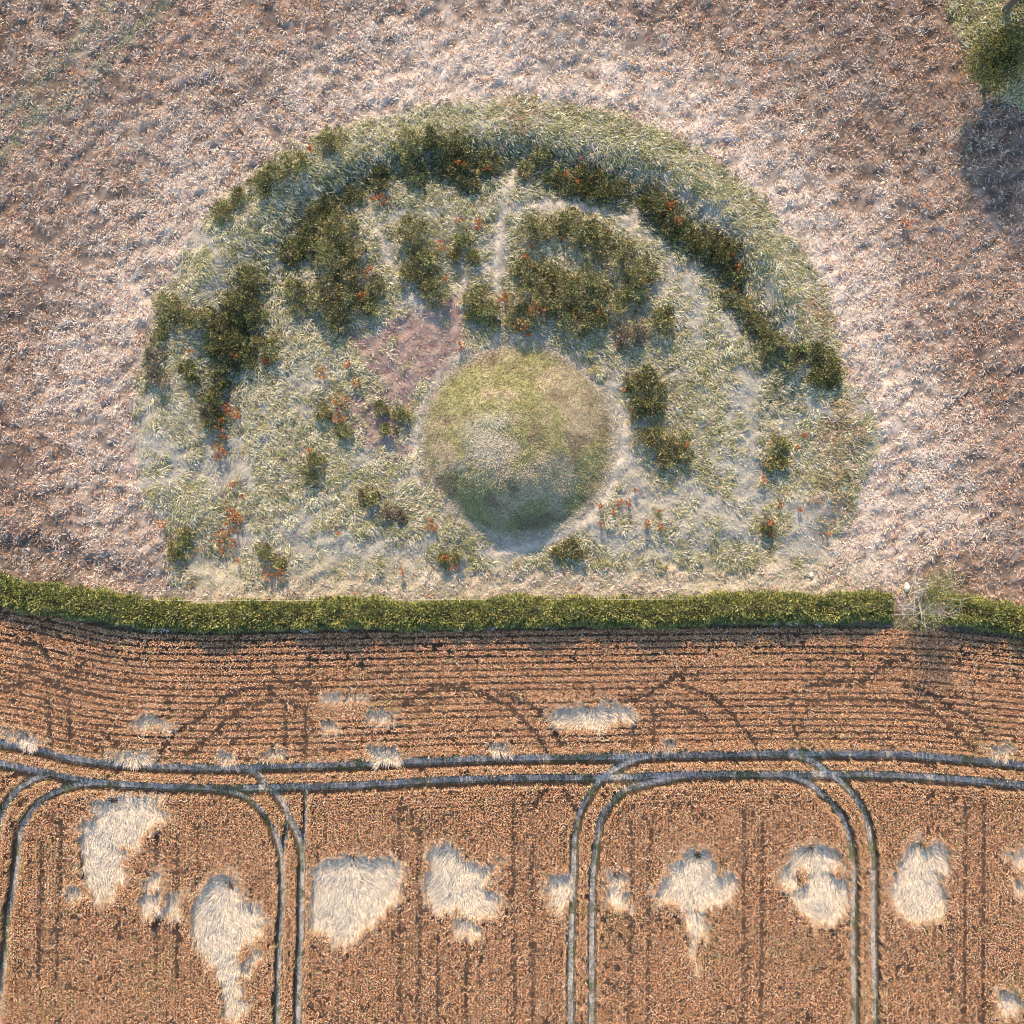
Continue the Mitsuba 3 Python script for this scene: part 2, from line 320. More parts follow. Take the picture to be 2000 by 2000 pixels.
def height(u, v):
    u, v = np.asarray(u, float), np.asarray(v, float)
    inside = (u > G0 + 20) & (u < G1 - 20) & (v > G0 + 20) & (v < G1 - 20)
    north = sstep(0, 60, field_top(u) - v)
    z = np.zeros(u.shape)
    q = np.clip(np.hypot(u - MOUND[0], v - MOUND[1]) / MOUND[2], 0, 1)
    q = np.where(q < 1, np.clip(np.hypot(u - MOUND[0] + 30 * (1 - q), v - MOUND[1] - 22 * (1 - q)) / MOUND[2], 0, 1), 1)
    z += 3.35 * .5 * (1 + np.cos(np.pi * q ** 1.45)) + 1.0 * (1 - q) * (fb(u, v, 2.2, 4, 4) - .5) + .35 * (q < 1) * (fb(u, v, .8, 2, 6) - .5)
    dd = d_ditch(u, v) * S
    z += -.5 * np.exp(-(dd / 1.7) ** 2) * north
    di = -look(ring_sd, u, v) * S
    z += .5 * np.exp(-((di - 2.4) / 1.5) ** 2) * north * sstep(1080, 980, v)
    z += -.45 * np.exp(-(d_hollow(u, v) * S / 1.2) ** 2) * north
    z += (.35 * (fb(u, v, 6, 3, 2) - .5) + (.12 + .42 * (q >= 1)) * (relief(u, v) - .5)) * north
    return np.where(inside, z, .35 * (fb(u, v, 6, 1, 2) - .5) * (v < field_top(u) - 60))


_hg = height(_gu, _gv)


def hz(u, v):
    return look(_hg, u, v)


def pts(u, v, dz=0.0):
    x, y = xy(u, v)
    return np.stack([x, y, hz(u, v) + dz], 1)


# ------------------------------------------------------------------ the ground: one graded sheet, split into pasture, mound and field soil
far = np.geomspace(110, 60000, 26)
axis = np.r_[1000 - 1080 - far[::-1], np.arange(-80, 2081, 4.5), 1000 + 1080 + far]
gu, gv = np.meshgrid(axis, axis)
gz = np.where((np.abs(gu - 1000) < 1100) & (np.abs(gv - 1000) < 1100), hz(gu, gv), height(gu, gv))
gx, gy = xy(gu, gv)
V = np.stack([gx, gy, gz], -1).reshape(-1, 3)
n = len(axis)
ii, jj = np.meshgrid(np.arange(n - 1), np.arange(n - 1), indexing='ij')
a = (ii * n + jj).ravel()
Fq = np.stack([a, a + n, a + n + 1, a + 1], 1)
cu, cv = gu.ravel()[Fq].mean(1), gv.ravel()[Fq].mean(1)
is_field = cv > field_top(cu) - 4
is_mound = np.hypot(cu - MOUND[0], cv - MOUND[1]) < MOUND[2]


def halo(u, v):
    """how bleached and worn the grass is: strongest just outside the monument and on the walked strip"""
    d = look(ring_sd, u, v)
    e = d + (fb(u, v, 7, 3, 21) - .5) * 160
    h = sstep(260, 40, e) * (.65 + .35 * sstep(500, 900, u))
    right = sstep(1560, 1680, u) * sstep(700, 850, v) * sstep(1980, 1780, u) * sstep(1160, 1000, v)
    return np.clip(np.maximum(h, right * .9), 0, 1)


def pasture_tone(u, v):
    """(pale, orange, grey, dark) tendencies of the open pasture, 0 to 1"""
    pale = halo(u, v)
    big = fb(u, v, 9, 3, 31)
    orange = np.clip(sstep(.40, .62, fb(u, v, 5, 4, 33)) * .9 + .5 * sstep(160, 60, np.hypot(u - 1370, (v - 110) * .7)) + .4 * sstep(1700, 1800, u) * sstep(560, 420, np.abs(v - 420)), 0, 1)
    grey = np.clip(sstep(.45, .7, fb(u, v, 6, 3, 35)) * .6 + np.exp(-(d_lines(u, v) / 22) ** 2) + np.exp(-(d_hollow(u, v) / 45) ** 2) * 1.1
                   + .5 * sstep(330, 120, np.hypot(u - 60, v - 60)), 0, 1)
    dark = np.clip(.16 + .35 * sstep(300, 420, look(ring_sd, u, v)) + sstep(.46, .68, big) * .8 + .6 * sstep(120, 30, np.hypot(u - 1940, v - 690)) + .35 * sstep(330, 0, v) * sstep(1000, 1200, u) + .45 * sstep(240, 0, u) * sstep(200, 400, v) * sstep(900, 600, v), 0, 1) * (1 - .8 * pale)
    return pale, orange, grey, dark


LILAC = [(640, 640), (720, 625), (800, 590), (880, 600), (915, 660), (880, 720), (820, 790), (780, 850), (700, 860), (660, 800), (700, 720)]
lilac_sd = sdf(fill(LILAC)) + (fb(_gu, _gv, 2.4, 4, 8) - .5) * 190
BROWN = [(1590, 770), (1680, 790), (1690, 850), (1660, 930), (1640, 1030), (1590, 1080), (1570, 980), (1585, 880)]
brown_sd = sdf(fill(BROWN)) + (fb(_gu, _gv, 1.4, 3, 7) - .5) * 110
PATHS = [[(968, 680), (975, 600), (965, 540), (975, 450), (985, 380), (1000, 330)], [(895, 660), (890, 600), (900, 560), (965, 520)], [(855, 640), (800, 570), (760, 510), (735, 450), (722, 410), (715, 380)],
         [(968, 672), (925, 690), (880, 730), (835, 775), (812, 830), (806, 890), (820, 950)], [(968, 672), (1040, 690)], [(1240, 400), (1236, 430), (1270, 470)], [(985, 400), (1080, 400), (1180, 410), (1240, 430)],
         [(1215, 800), (1220, 860), (1205, 920), (1160, 1000), (1060, 1060), (960, 1080)]]
d_path = dist_to(PATHS)


def ground_colour(u, v):
    pale, orange, grey, dark = pasture_tone(u, v)
    f = fb(u, v, .45, 3, 41)[..., None]
    c = np.array([.25, .205, .185]) * (.6 + .9 * f)
    c = c + (np.array([.55, .49, .45]) * (.65 + .7 * f) - c) * (pale * .8)[..., None]
    c = c + (np.array([.20, .19, .18]) - c) * (grey * .5)[..., None]
    c = c + (np.array([.14, .10, .085]) - c) * (dark * .55)[..., None]
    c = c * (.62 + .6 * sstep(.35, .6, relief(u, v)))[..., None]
    c = c + (np.array([.20, .205, .15]) - c) * (np.exp(-(d_lines(u, v) / 13) ** 2) * .7)[..., None]
    ins = sstep(8, -10, look(ring_sd, u, v) + (fb(u, v, .8, 2, 9) - .5) * 20)[..., None]
    g = np.array([.31, .31, .285]) * (.55 + .9 * f)
    c = c + (g - c) * ins
    c = c + (np.array([.60, .54, .49]) - c) * (np.exp(-(d_path(u, v) / 8) ** 2) * .75)[..., None] * ins
    c = c + (np.array([.25, .17, .165]) * (.6 + .8 * f) - c) * (sstep(10, -30, look(lilac_sd, u, v)) * .7)[..., None]
    strip = sstep(1075, 1100, v) * sstep(330, 420, u) * sstep(1750, 1600, u)
    c = c + (np.array([.40, .37, .27]) * (.6 + .8 * f) - c) * (strip * .6 * ((v < field_top(u)) & True))[..., None]
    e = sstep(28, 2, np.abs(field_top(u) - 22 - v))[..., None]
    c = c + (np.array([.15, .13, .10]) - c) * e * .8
    return c


def turf_colour(u, v):
    f = fb(u, v, .35, 3, 51)[..., None]
    a = fb(u, v, 2.2, 3, 52)[..., None]
    c = np.array([.27, .265, .145]) * (.6 + .8 * f)
    c = c + (np.array([.40, .345, .26]) - c) * sstep(.44, .58, a) * .8
    c = c + (np.array([.20, .165, .12]) - c) * sstep(.52, .66, fb(u, v, 1.7, 3, 56))[..., None] * .75
    sp = sstep(75, 15, np.hypot(u - 950, (v - 868) * .85) + (fb(u, v, .8, 2, 53) - .5) * 90)[..., None]
    c = c + (np.array([.50, .475, .41]) - c) * sp * .75
    rim = sstep(.88, .97, np.hypot(u - MOUND[0], v - MOUND[1]) / MOUND[2])[..., None]
    return c + (np.array([.56, .50, .44]) - c) * rim * .5


def soil_colour(u, v):
    f = fb(u, v, .5, 3, 61)[..., None]
    return np.array([.10, .07, .055]) * (.6 + .8 * f)


def part_sheet(sel, key, colour):
    f = Fq[sel]
    used, inv = np.unique(f, return_inverse=True)
    f = inv.reshape(-1, 4)
    tri = np.vstack([f[:, [0, 1, 2]], f[:, [0, 2, 3]]])
    scene[key] = mikit.ply((V[used], tri), 'matte', smooth=True, color=np.clip(colour(gu.ravel()[used], gv.ravel()[used]), .02, .9))


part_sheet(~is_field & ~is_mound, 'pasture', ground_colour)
part_sheet(is_mound, 'mound', turf_colour)
part_sheet(is_field, 'field_soil', soil_colour)
tag('pasture', 'rough dry pasture ground around the ring and the mound', 'pasture', kind='structure')
tag('mound', 'round turf covered burial mound in the middle of the ring', 'mound', kind='structure')
tag('field_soil', 'dark soil of the wheat field below the hedge', 'soil', kind='structure')

# wheel tracks: compacted pale soil, one flat sheet laid on the field
def ribbon(key, share, z, bsdf):
    shape = unary_union([LineString(dense(t, 6) + (fb(dense(t, 6)[:, 0], dense(t, 6)[:, 1], 1.1, 2, 13)[:, None] - .5) * 3).buffer(w * share, cap_style=2) for t, w in TRACKS])
    vs, fs, nn = [], [], 0
    for g in getattr(shape, 'geoms', [shape]):
        tv, tf = trimesh.creation.triangulate_polygon(g, engine='earcut')
        x, y = xy(tv[:, 0], tv[:, 1])
        vs.append(np.c_[x, y, np.full(len(x), z)]); fs.append(np.asarray(tf)[:, ::-1] + nn); nn += len(tv)
    scene[key] = mikit.ply((np.vstack(vs), np.vstack(fs)), bsdf)


ribbon('wheel_track', 1.0, .006, 'track_edge')
ribbon('wheel_track__worn_middle', .55, .012, 'track_soil')
tag('wheel_track', 'pale compacted wheel tracks curving through the wheat', 'wheel track', kind='structure')


# scrub: label, leaf colours, lobes (plan position and radius in plan units)
DARK = ([(.08, .085, .037), (.15, .148, .062), (.25, .235, .10)], [.4, .37, .23])
MID = ([(.11, .112, .052), (.20, .19, .085), (.32, .295, .145)], [.3, .4, .3])
LIGHT = ([(.13, .13, .055), (.21, .205, .085), (.30, .28, .13)], [.3, .4, .3])
DUSTY = ([(.16, .14, .10), (.24, .21, .15), (.32, .27, .21)], [.4, .35, .25])
SHRUBS = [
    ('pale green shrub alone on the bank top, upper left of the ring', LIGHT, [(652, 279, 26)]),
    ('double olive shrub on the outer bank edge, upper left', LIGHT, [(512, 368, 24), (540, 352, 22), (578, 328, 24)]),
    ('small olive shrub on the outer bank, below the double shrub', LIGHT, [(438, 420, 22), (467, 388, 16)]),
    ('very dark shrub, leftmost of the inner thickets at upper left', DARK, [(578, 492, 26), (598, 468, 28), (620, 432, 28), (640, 408, 24)]),
    ('small dark shrub at the head of the left footpath', DARK, [(687, 386, 20)]),
    ('large olive thicket left of the left footpath', MID, [(660, 450, 34), (652, 500, 40), (682, 495, 28), (672, 548, 40), (640, 585, 34), (680, 590, 30), (656, 625, 26), (720, 590, 24), (735, 560, 16)]),
    ('small olive shrub left of the large thicket, under the dark one', MID, [(575, 570, 18), (592, 596, 18)]),
    ('dark thicket in the ditch at the left of the ring', DARK, [(486, 548, 24), (470, 590, 34), (440, 628, 32), (492, 622, 28), (454, 668, 34), (428, 672, 26), (474, 702, 26), (432, 708, 22)]),
    ('rounded dark shrub just right of the left ditch thicket', MID, [(530, 686, 20), (505, 668, 12)]),
    ('pale olive thicket on the outer bank at the left', LIGHT, [(333, 600, 24), (352, 622, 22), (388, 628, 22), (318, 650, 16)]),
    ('grey green shrub low on the outer bank, left edge of the ring', DUSTY, [(308, 690, 20), (300, 728, 16), (320, 745, 14)]),
    ('slim olive shrub standing on the left bank under an orange weed', LIGHT, [(372, 722, 16), (374, 742, 10)]),
    ('dark shrub in the left ditch under the ditch thicket', DARK, [(424, 752, 22), (405, 786, 20), (415, 820, 18)]),
    ('dark green shrub at upper left end of the top thicket', DARK, [(737, 356, 18), (742, 335, 12)]),
    ('tall dark shrub in the top ditch, left of the largest top thicket', MID, [(800, 290, 26), (806, 330, 24), (815, 356, 14)]),
    ('dark green thicket in the top ditch left of the middle path', DARK, [(853, 278, 24), (888, 288, 30), (898, 328, 28), (914, 362, 20), (870, 325, 18)]),
    ('small olive shrub beside the middle path at the top ditch', MID, [(956, 324, 18), (948, 300, 12)]),
    ('small round shrub right of the middle path at the top ditch', MID, [(1056, 304, 18), (1030, 332, 16)]),
    ('dark thicket in the top ditch right of the middle path', DARK, [(1080, 345, 16), (1110, 358, 26), (1148, 340, 26), (1172, 364, 26), (1204, 372, 24), (1142, 374, 18)]),
    ('olive thicket between the two footpaths, above the mound', MID, [(805, 460, 32), (830, 505, 32), (806, 540, 24), (852, 572, 28), (836, 545, 18)]),
    ('narrow olive shrub beside the middle path, below its orange weed', LIGHT, [(905, 470, 16), (925, 505, 12), (890, 500, 12)]),
    ('olive shrub in the fork of the paths above the mound', MID, [(930, 588, 24), (950, 610, 22), (962, 632, 14), (925, 615, 12)]),
    ('large spreading thicket right of the middle path', MID, [(1041, 456, 26), (1085, 446, 22), (1130, 450, 36), (1162, 470, 32), (1206, 494, 30), (1246, 536, 34), (1240, 570, 26), (1048, 545, 34), (1020, 520, 20),
                                                          (1050, 592, 38), (1108, 585, 38), (1152, 560, 34), (1186, 592, 34), (1126, 632, 32), (1160, 628, 24), (1016, 625, 26), (1090, 545, 26)]),
    ('dusty pinkish shrub at lower right of the spreading thicket', DUSTY, [(1234, 648, 26), (1218, 660, 18)]),
    ('small olive shrub right of the dusty pinkish shrub', MID, [(1290, 634, 22), (1300, 610, 12)]),
    ('round isolated green shrub right of the mound', DARK, [(1262, 772, 36), (1240, 752, 18), (1280, 798, 18), (1246, 800, 16), (1262, 738, 14)]),
    ('olive shrub with orange weed below the isolated round shrub', MID, [(1293, 862, 26), (1328, 880, 22), (1258, 855, 18), (1300, 902, 16)]),
    ('blackish green long thicket in the ditch at the right of the ring', DARK, [(1284, 400, 28), (1262, 390, 16), (1312, 430, 32), (1338, 458, 28), (1372, 474, 32), (1400, 490, 32), (1426, 486, 22), (1408, 522, 28), (1440, 536, 18)]),
    ('dark green shrub in the right ditch, below the long thicket', MID, [(1430, 580, 18), (1452, 600, 22), (1474, 626, 20), (1488, 648, 16)]),
    ('rounded shrub in the right ditch, near the outer bank', MID, [(1512, 672, 26), (1498, 692, 16)]),
    ('small shrub between the ditch and the dark edge shrub at right', MID, [(1550, 704, 22), (1560, 684, 12)]),
    ('dense dark shrub on the outer edge of the ring at right', DARK, [(1598, 694, 24), (1608, 722, 28), (1624, 746, 16), (1592, 742, 16)]),
    ('olive shrub on the right berm above the right orange weeds', LIGHT, [(1517, 872, 20), (1505, 905, 16), (1530, 905, 10)]),
    ('small dark shrub left of the mound, amid bleached grass', MID, [(617, 908, 20), (610, 936, 14)]),
    ('spiky round shrub left of the mound foot', MID, [(725, 968, 20)]),
    ('small grey green shrub at lower left of the mound, first of a pair', DUSTY, [(758, 1000, 14)]),
    ('small grey green shrub at lower left of the mound, second of a pair', DUSTY, [(784, 1007, 11)]),
    ('little olive shrub in the lilac grass left of the mound', MID, [(743, 802, 12), (783, 812, 14), (758, 840, 14)]),
    ('dark shrub under the big orange weed left of the mound', MID, [(634, 806, 16), (671, 848, 16)]),
    ('low olive shrub near the bottom of the ring at left', LIGHT, [(526, 1082, 15), (548, 1096, 10)]),
    ('low olive shrub at the foot of the ring, below the mound', MID, [(1112, 1067, 13), (1090, 1078, 10), (1128, 1082, 10)]),
    ('low shrub at the foot of the ring, lower left of the mound', MID, [(868, 1094, 14), (895, 1090, 9)]),
    ('olive shrub on the left bank above the bottom corner', LIGHT, [(352, 1062, 18), (366, 1040, 12), (345, 1085, 12)]),
    ('small dark shrub at the bottom of the right ditch', MID, [(1499, 1028, 14)]),
]

# ------------------------------------------------------------------ grasses
def scatter(n, u0=-30, u1=2030, v0=-30, v1=1250):
    return rng.uniform(u0, u1, n), rng.uniform(v0, v1, n)


def clumps(u, v, k, spread):
    """k blades round every clump centre; returns the blade roots, the clump index and the angle away from the centre"""
    i = np.repeat(np.arange(len(u)), k)
    ang = rng.uniform(0, 2 * np.pi, len(i))
    r = spread * np.sqrt(rng.random(len(i)))
    return u[i] + r * np.cos(ang) / S, v[i] - r * np.sin(ang) / S, i, ang


def dir_mix(a, b, w):
    return np.arctan2((1 - w) * np.sin(a) + w * np.sin(b), (1 - w) * np.cos(a) + w * np.cos(b))


# open pasture: short dry tufts
u, v = scatter(62000)
sd = look(ring_sd, u, v)
keep = (sd > 2 + rng.normal(0, 4, len(u))) & (v < field_top(u) - 42) & (look(verge_sd, u, v) > 0) & (rng.random(len(u)) < .30 + .9 * sstep(.36, .60, relief(u, v) + .35 * (fb(u, v, 2.5, 2, 71) - .5)))
keep &= ~((v > 1090) & (u > 330) & (u < 1620) & (rng.random(len(u)) < .6))
u, v = u[keep], v[keep]
bu, bv, i, ang = clumps(u, v, 6, .17)
pale, orange, grey, dark = pasture_tone(u, v)
w = np.stack([.24 + 2.6 * pale, .65 + .7 * orange + .3 * pale, .2 + 1.2 * orange * (1 - .7 * pale), .22 + .9 * grey, .25 + 1.7 * dark, 1.6 * np.exp(-(d_lines(u, v) / 17) ** 2) + .5 * sstep(60, 10, np.abs(u - 1905) + np.maximum(v - 300, 0))], 1)
tc = pick(len(u), [(.72, .62, .555), (.60, .455, .375), (.46, .26, .165), (.40, .385, .37), (.22, .16, .135), (.30, .31, .21)], w)
lean = 2 * np.pi * fb(u, v, 3, 2, 73) - .9
az = dir_mix(ang, lean[i], .45) + rng.normal(0, .4, len(i))
L = rng.uniform(.22, .55, len(i)) * (.75 + .5 * rng.random(len(u))[i])
acc = Acc()
acc.blades(pts(bu, bv, -.01), az, L, rng.uniform(.035, .085, len(i)), rng.uniform(.3, .85, len(i)), rng.uniform(-.5, .25, len(i)), tc[i] * rng.uniform(.8, 1.2, (len(i), 1)))
acc.build('pasture_grass', 'matte')
tag('pasture_grass', 'short tufted dry pinkish grass over the open pasture', 'grass', kind='stuff')

# long tangled grass on bank, ditch and berm
u, v = scatter(46000, 240, 1740, 180, 1180)
md = np.hypot(u - MOUND[0], v - MOUND[1])
sd = look(ring_sd, u, v)
near = dist_to([[(a_, b_), (a_ + 1, b_)] for _, _, ls_ in SHRUBS for a_, b_, _ in ls_])(u, v)
dens = fb(u, v, 1.15, 2, 81) + .6 * (fb(u, v, 4.5, 2, 82) - .5) + .20 * (sd > -75) * sstep(300, 700, u) * (v < 700) + .12 * sstep(60, 30, near) + .14 * np.exp(-(d_ditch(u, v) / 38) ** 2) * (v < 800)
dens -= .5 * np.exp(-(d_path(u, v) / 7) ** 2) + .25 * sstep(0, -30, look(lilac_sd, u, v)) + .10 * sstep(980, 1060, v)
keep = (sd < 2 + rng.normal(0, 5, len(u))) & (md > MOUND[2] + 4) & (dens > .395 + .12 * rng.random(len(u)))
u, v = u[keep], v[keep]
u2, v2 = scatter(2500, 1840, 2030, -30, 230)
k2 = look(verge_sd, u2, v2) < rng.normal(0, 5, len(u2))
u, v = np.r_[u, u2[k2]], np.r_[v, v2[k2]]
bu, bv, i, ang = clumps(u, v, 9, .26)
lean = -.55 + 3.4 * (fb(u, v, 5, 2, 83) - .5) + 1.5 * (fb(u, v, 1.2, 2, 84) - .5)
az = dir_mix(ang, lean[i], np.clip(.35 + .5 * fb(u, v, 6, 2, 86), 0, 1)[i]) + rng.normal(0, .45, len(i))
green = np.clip(fb(u, v, 3.5, 3, 85) + .25 * (look(ring_sd, u, v) > -75) * sstep(500, 800, u) - .1, 0, 1)
brown = sstep(10, -25, look(brown_sd, u, v)) + .5 * sstep(60, 20, np.hypot(u - 1010, v - 225)) + .6 * sstep(60, 20, np.hypot(u - 1590, v - 620)) + .35 * sstep(90, 40, np.hypot(u - 380, v - 1090))
wet = np.exp(-(d_ditch(u, v) / 38) ** 2) * sstep(900, 600, v)
w = np.stack([.35 + .2 * (1 - green), .2 + 1.3 * green, .1 + .9 * green, .35 + 0 * green, .05 + 1.6 * brown, 2.2 * wet], 1)
tc = pick(len(u), [(.64, .61, .48), (.40, .385, .22), (.23, .235, .115), (.50, .48, .42), (.34, .23, .15), (.09, .115, .07)], w)
L = rng.uniform(.3, .8, len(i))
acc = Acc()
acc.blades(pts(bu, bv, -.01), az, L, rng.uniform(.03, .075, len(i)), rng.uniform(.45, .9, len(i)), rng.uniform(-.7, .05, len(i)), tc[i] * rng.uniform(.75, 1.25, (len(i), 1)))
# bleached thatch lying between the clumps
u, v = scatter(95000, 240, 1740, 180, 1215)
md = np.hypot(u - MOUND[0], v - MOUND[1])
keep = ((look(ring_sd, u, v) < 0) | ((v > 1080) & (v < field_top(u) - 55) & (u > 330) & (u < 1720))) & (md > MOUND[2] - 22 * rng.random(len(u)))
u, v = u[keep], v[keep]
az = -.6 + 5 * (fb(u, v, 4, 2, 87) - .5) + rng.normal(0, .7, len(u))
lil = sstep(10, -25, look(lilac_sd, u, v)); brown = sstep(10, -25, look(brown_sd, u, v))
strip = sstep(1085, 1105, v) * 1.0
w = np.stack([.5 + 0 * u, .35 + 0 * u, .1 + .8 * strip, .02 + 1.3 * lil, 1.2 * brown + .25 * lil], 1)
tc = pick(len(u), [(.56, .525, .465), (.36, .355, .325), (.38, .355, .22), (.30, .165, .17), (.38, .24, .18)], w)
acc.blades(pts(u, v, 0), az, rng.uniform(.2, .55, len(u)), rng.uniform(.03, .065, len(u)), rng.uniform(.1, .7, len(u)), rng.uniform(-.35, .1, len(u)), tc)
acc.build('long_grass', 'matte')
tag('long_grass', 'long tangled green and straw grass on the bank, ditch and berm', 'grass', kind='stuff')

# close turf on the mound
u, v = rng.uniform(810, 1215, 75000), rng.uniform(655, 1065, 75000)
k = np.hypot(u - MOUND[0], v - MOUND[1]) < MOUND[2] - 1 + rng.normal(0, 4, len(u)) + 36 * (fb(u, v, 1.6, 3, 55) - .5)
u, v = u[k], v[k]
sp = sstep(75, 15, np.hypot(u - 950, (v - 868) * .85) + (fb(u, v, .8, 2, 53) - .5) * 90)
tc = turf_colour(u, v) * rng.uniform(.5, 1.5, (len(u), 1)) * rng.uniform(.93, 1.07, (len(u), 3))
acc = Acc()
acc.blades(pts(u, v, 0), rng.uniform(0, 6.28, len(u)), rng.uniform(.12, .34, len(u)) * (1 + .6 * sp), rng.uniform(.03, .06, len(u)), rng.uniform(.1, .7, len(u)) * (1 - .4 * sp), rng.uniform(-.4, .2, len(u)), tc)
acc.build('mound_turf', 'matte')
tag('mound_turf', 'short green turf with bleached patches covering the round mound', 'turf', kind='stuff')

# the strip beside the field: dark rank weeds under the hedge
u = rng.uniform(-30, 2030, 16000); v = field_top(u) - rng.uniform(0, 32, len(u))
w = np.stack([.6 + 0 * u, .5 + .0 * u, .25 + .5 * (u > 1500)], 1)
tc = pick(len(u), [(.12, .135, .075), (.24, .20, .14), (.40, .37, .31)], w)
acc = Acc()
acc.blades(pts(u, v, 0), rng.uniform(0, 6.28, len(u)), rng.uniform(.2, .5, len(u)), rng.uniform(.03, .07, len(u)), rng.uniform(.3, .9, len(u)), rng.uniform(-.5, .3, len(u)), tc)
acc.build('verge_weeds', 'matte')
tag('verge_weeds', 'dark rank weeds in the shade between hedge and wheat', 'weeds', kind='stuff')

# ------------------------------------------------------------------ wheat
U_of = lambda u: np.interp(u, dense(TRACK_U)[:, 0], dense(TRACK_U)[:, 1])
L_of = lambda u: np.interp(u, dense(TRACK_L)[:, 0], dense(TRACK_L)[:, 1])
lodged_sd = sdf(np.any([fill(p) for p, _ in LODGED], axis=0))
PITCH = .25 / S
rows_u, rows_v, rows_h = [], [], []
us = np.arange(-40, 2040, .055 / S)
for k in range(58):                                                   # headland drilled along the hedge
    uu = us + rng.uniform(-.6, .6, len(us))
    t, b = field_top(uu), U_of(uu)
    gone = (k % 3 == 2) & (fb(uu, 0 * uu + k * 97, 16, 2, 90) < .66)
    h_ = ~gone | (rng.random(len(uu)) < .10)
    rows_u.append(uu[h_]); rows_v.append((t + (k + .4) / 58 * (b - t) + rng.normal(0, .5, len(uu)))[h_])
for k in range(7):                                                    # between the long tracks
    uu = us + rng.uniform(-.6, .6, len(us))
    rows_u.append(uu); rows_v.append(U_of(uu) + (k + .5) / 7 * (L_of(uu) - U_of(uu)) + rng.normal(0, .6, len(uu)))
hr = 8
for k in range(hr):                                                   # a few more rows along the lower track
    uu = us + rng.uniform(-.6, .6, len(us))
    rows_u.append(uu); rows_v.append(L_of(uu) + (k + .6) * PITCH + rng.normal(0, .8, len(uu)))
vs_ = np.arange(1480, 2040, .055 / S)
for c in np.arange(-40, 2040, PITCH):                                 # the field itself, drilled north to south
    vv = vs_ + rng.uniform(-.6, .6, len(vs_))
    uu = c + (vv - 1700) * -.006 + rng.normal(0, 1.0, len(vv))
    k = vv > L_of(uu) + (hr + .3) * PITCH
    gone = (fb(0 * vv + c * 37, vv, 5, 2, 89) < .27)
    k &= ~gone | (rng.random(len(vv)) < .45)
    rows_u.append(uu[k]); rows_v.append(vv[k])


def ragged(u, v):
    return (fb(u, v * .5, .40, 3, 91) - .5) * 46 - 3


wu, wv = np.concatenate(rows_u), np.concatenate(rows_v)
td = np.min([d(wu, wv) - w for d, w in track_d], axis=0)
ls = look(lodged_sd, wu, wv) + ragged(wu, wv)
gap = fb(wu, wv, .26, 2, 92) + .35 * (fb(wu, wv, 3, 2, 88) - .5)
fa = np.minimum(d_faint(wu, wv), d_faint_v(wu, wv) + 1.0)
keep = (td > rng.normal(1.0, .9, len(wu)) + 7 * (fb(wu, wv, .7, 3, 96) - .52)) & (ls > 0) & (gap > .28 + .14 * rng.random(len(wu))) & (rng.random(len(wu)) > .97 * np.exp(-(fa / 5.6) ** 2))
keep &= (wv > field_top(wu) + 1)
wu, wv, td, ls = wu[keep], wv[keep], td[keep], ls[keep]
n = len(wu)
red = fb(wu, wv, 4, 3, 93); grn = sstep(.55, .75, fb(wu, wv, 3.5, 3, 94)) + .8 * sstep(60, 25, np.hypot(wu - 1985, (wv - 1570) * .7)) + .5 * sstep(60, 30, np.hypot(wu - 280, (wv - 1930)))
hgt = .66 + .26 * fb(wu, wv, .5, 3, 95) + rng.normal(0, .035, n)
w = np.stack([.7 + 0 * red, .5 + .7 * red, .28 + .25 * (ls < 30), .12 + .8 * grn, .28 + .5 * red], 1)
tc = pick(n, [(.66, .40, .245), (.56, .29, .16), (.76, .58, .43), (.31, .265, .12), (.31, .155, .095)], w)
P = pts(wu, wv); P[:, 2] = hgt
acc = Acc()
az = rng.uniform(0, 6.28, n)
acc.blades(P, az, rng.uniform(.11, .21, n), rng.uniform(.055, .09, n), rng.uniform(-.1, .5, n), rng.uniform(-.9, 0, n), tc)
P2 = P.copy(); P2[:, :2] += rng.normal(0, .02, (n, 2)); P2[:, 2] -= rng.uniform(.0, .12, n)
acc.blades(P2, az + rng.uniform(1.5, 4.5, n), rng.uniform(.11, .22, n), rng.uniform(.05, .085, n), rng.uniform(.1, .8, n), rng.uniform(-.7, .3, n), tc * rng.uniform(.7, 1.1, (n, 1)))
e = np.where((td < 9) | (ls < 9))[0]                                    # straw seen along the edges of tracks and lodged patches
for r in range(2):
    Q = pts(wu[e], wv[e]); Q[:, :2] += rng.normal(0, .03, (len(e), 2)); Q[:, 2] = 0
    acc.blades(Q, rng.uniform(0, 6.28, len(e)), hgt[e], .05, .985, .97, pick(len(e), [(.60, .47, .33), (.46, .34, .22)], [.6, .4]))
acc.build('wheat', 'matte')
tag('wheat', 'standing ripe reddish brown wheat in drilled rows', 'wheat', kind='stuff')
print('wheat', n)

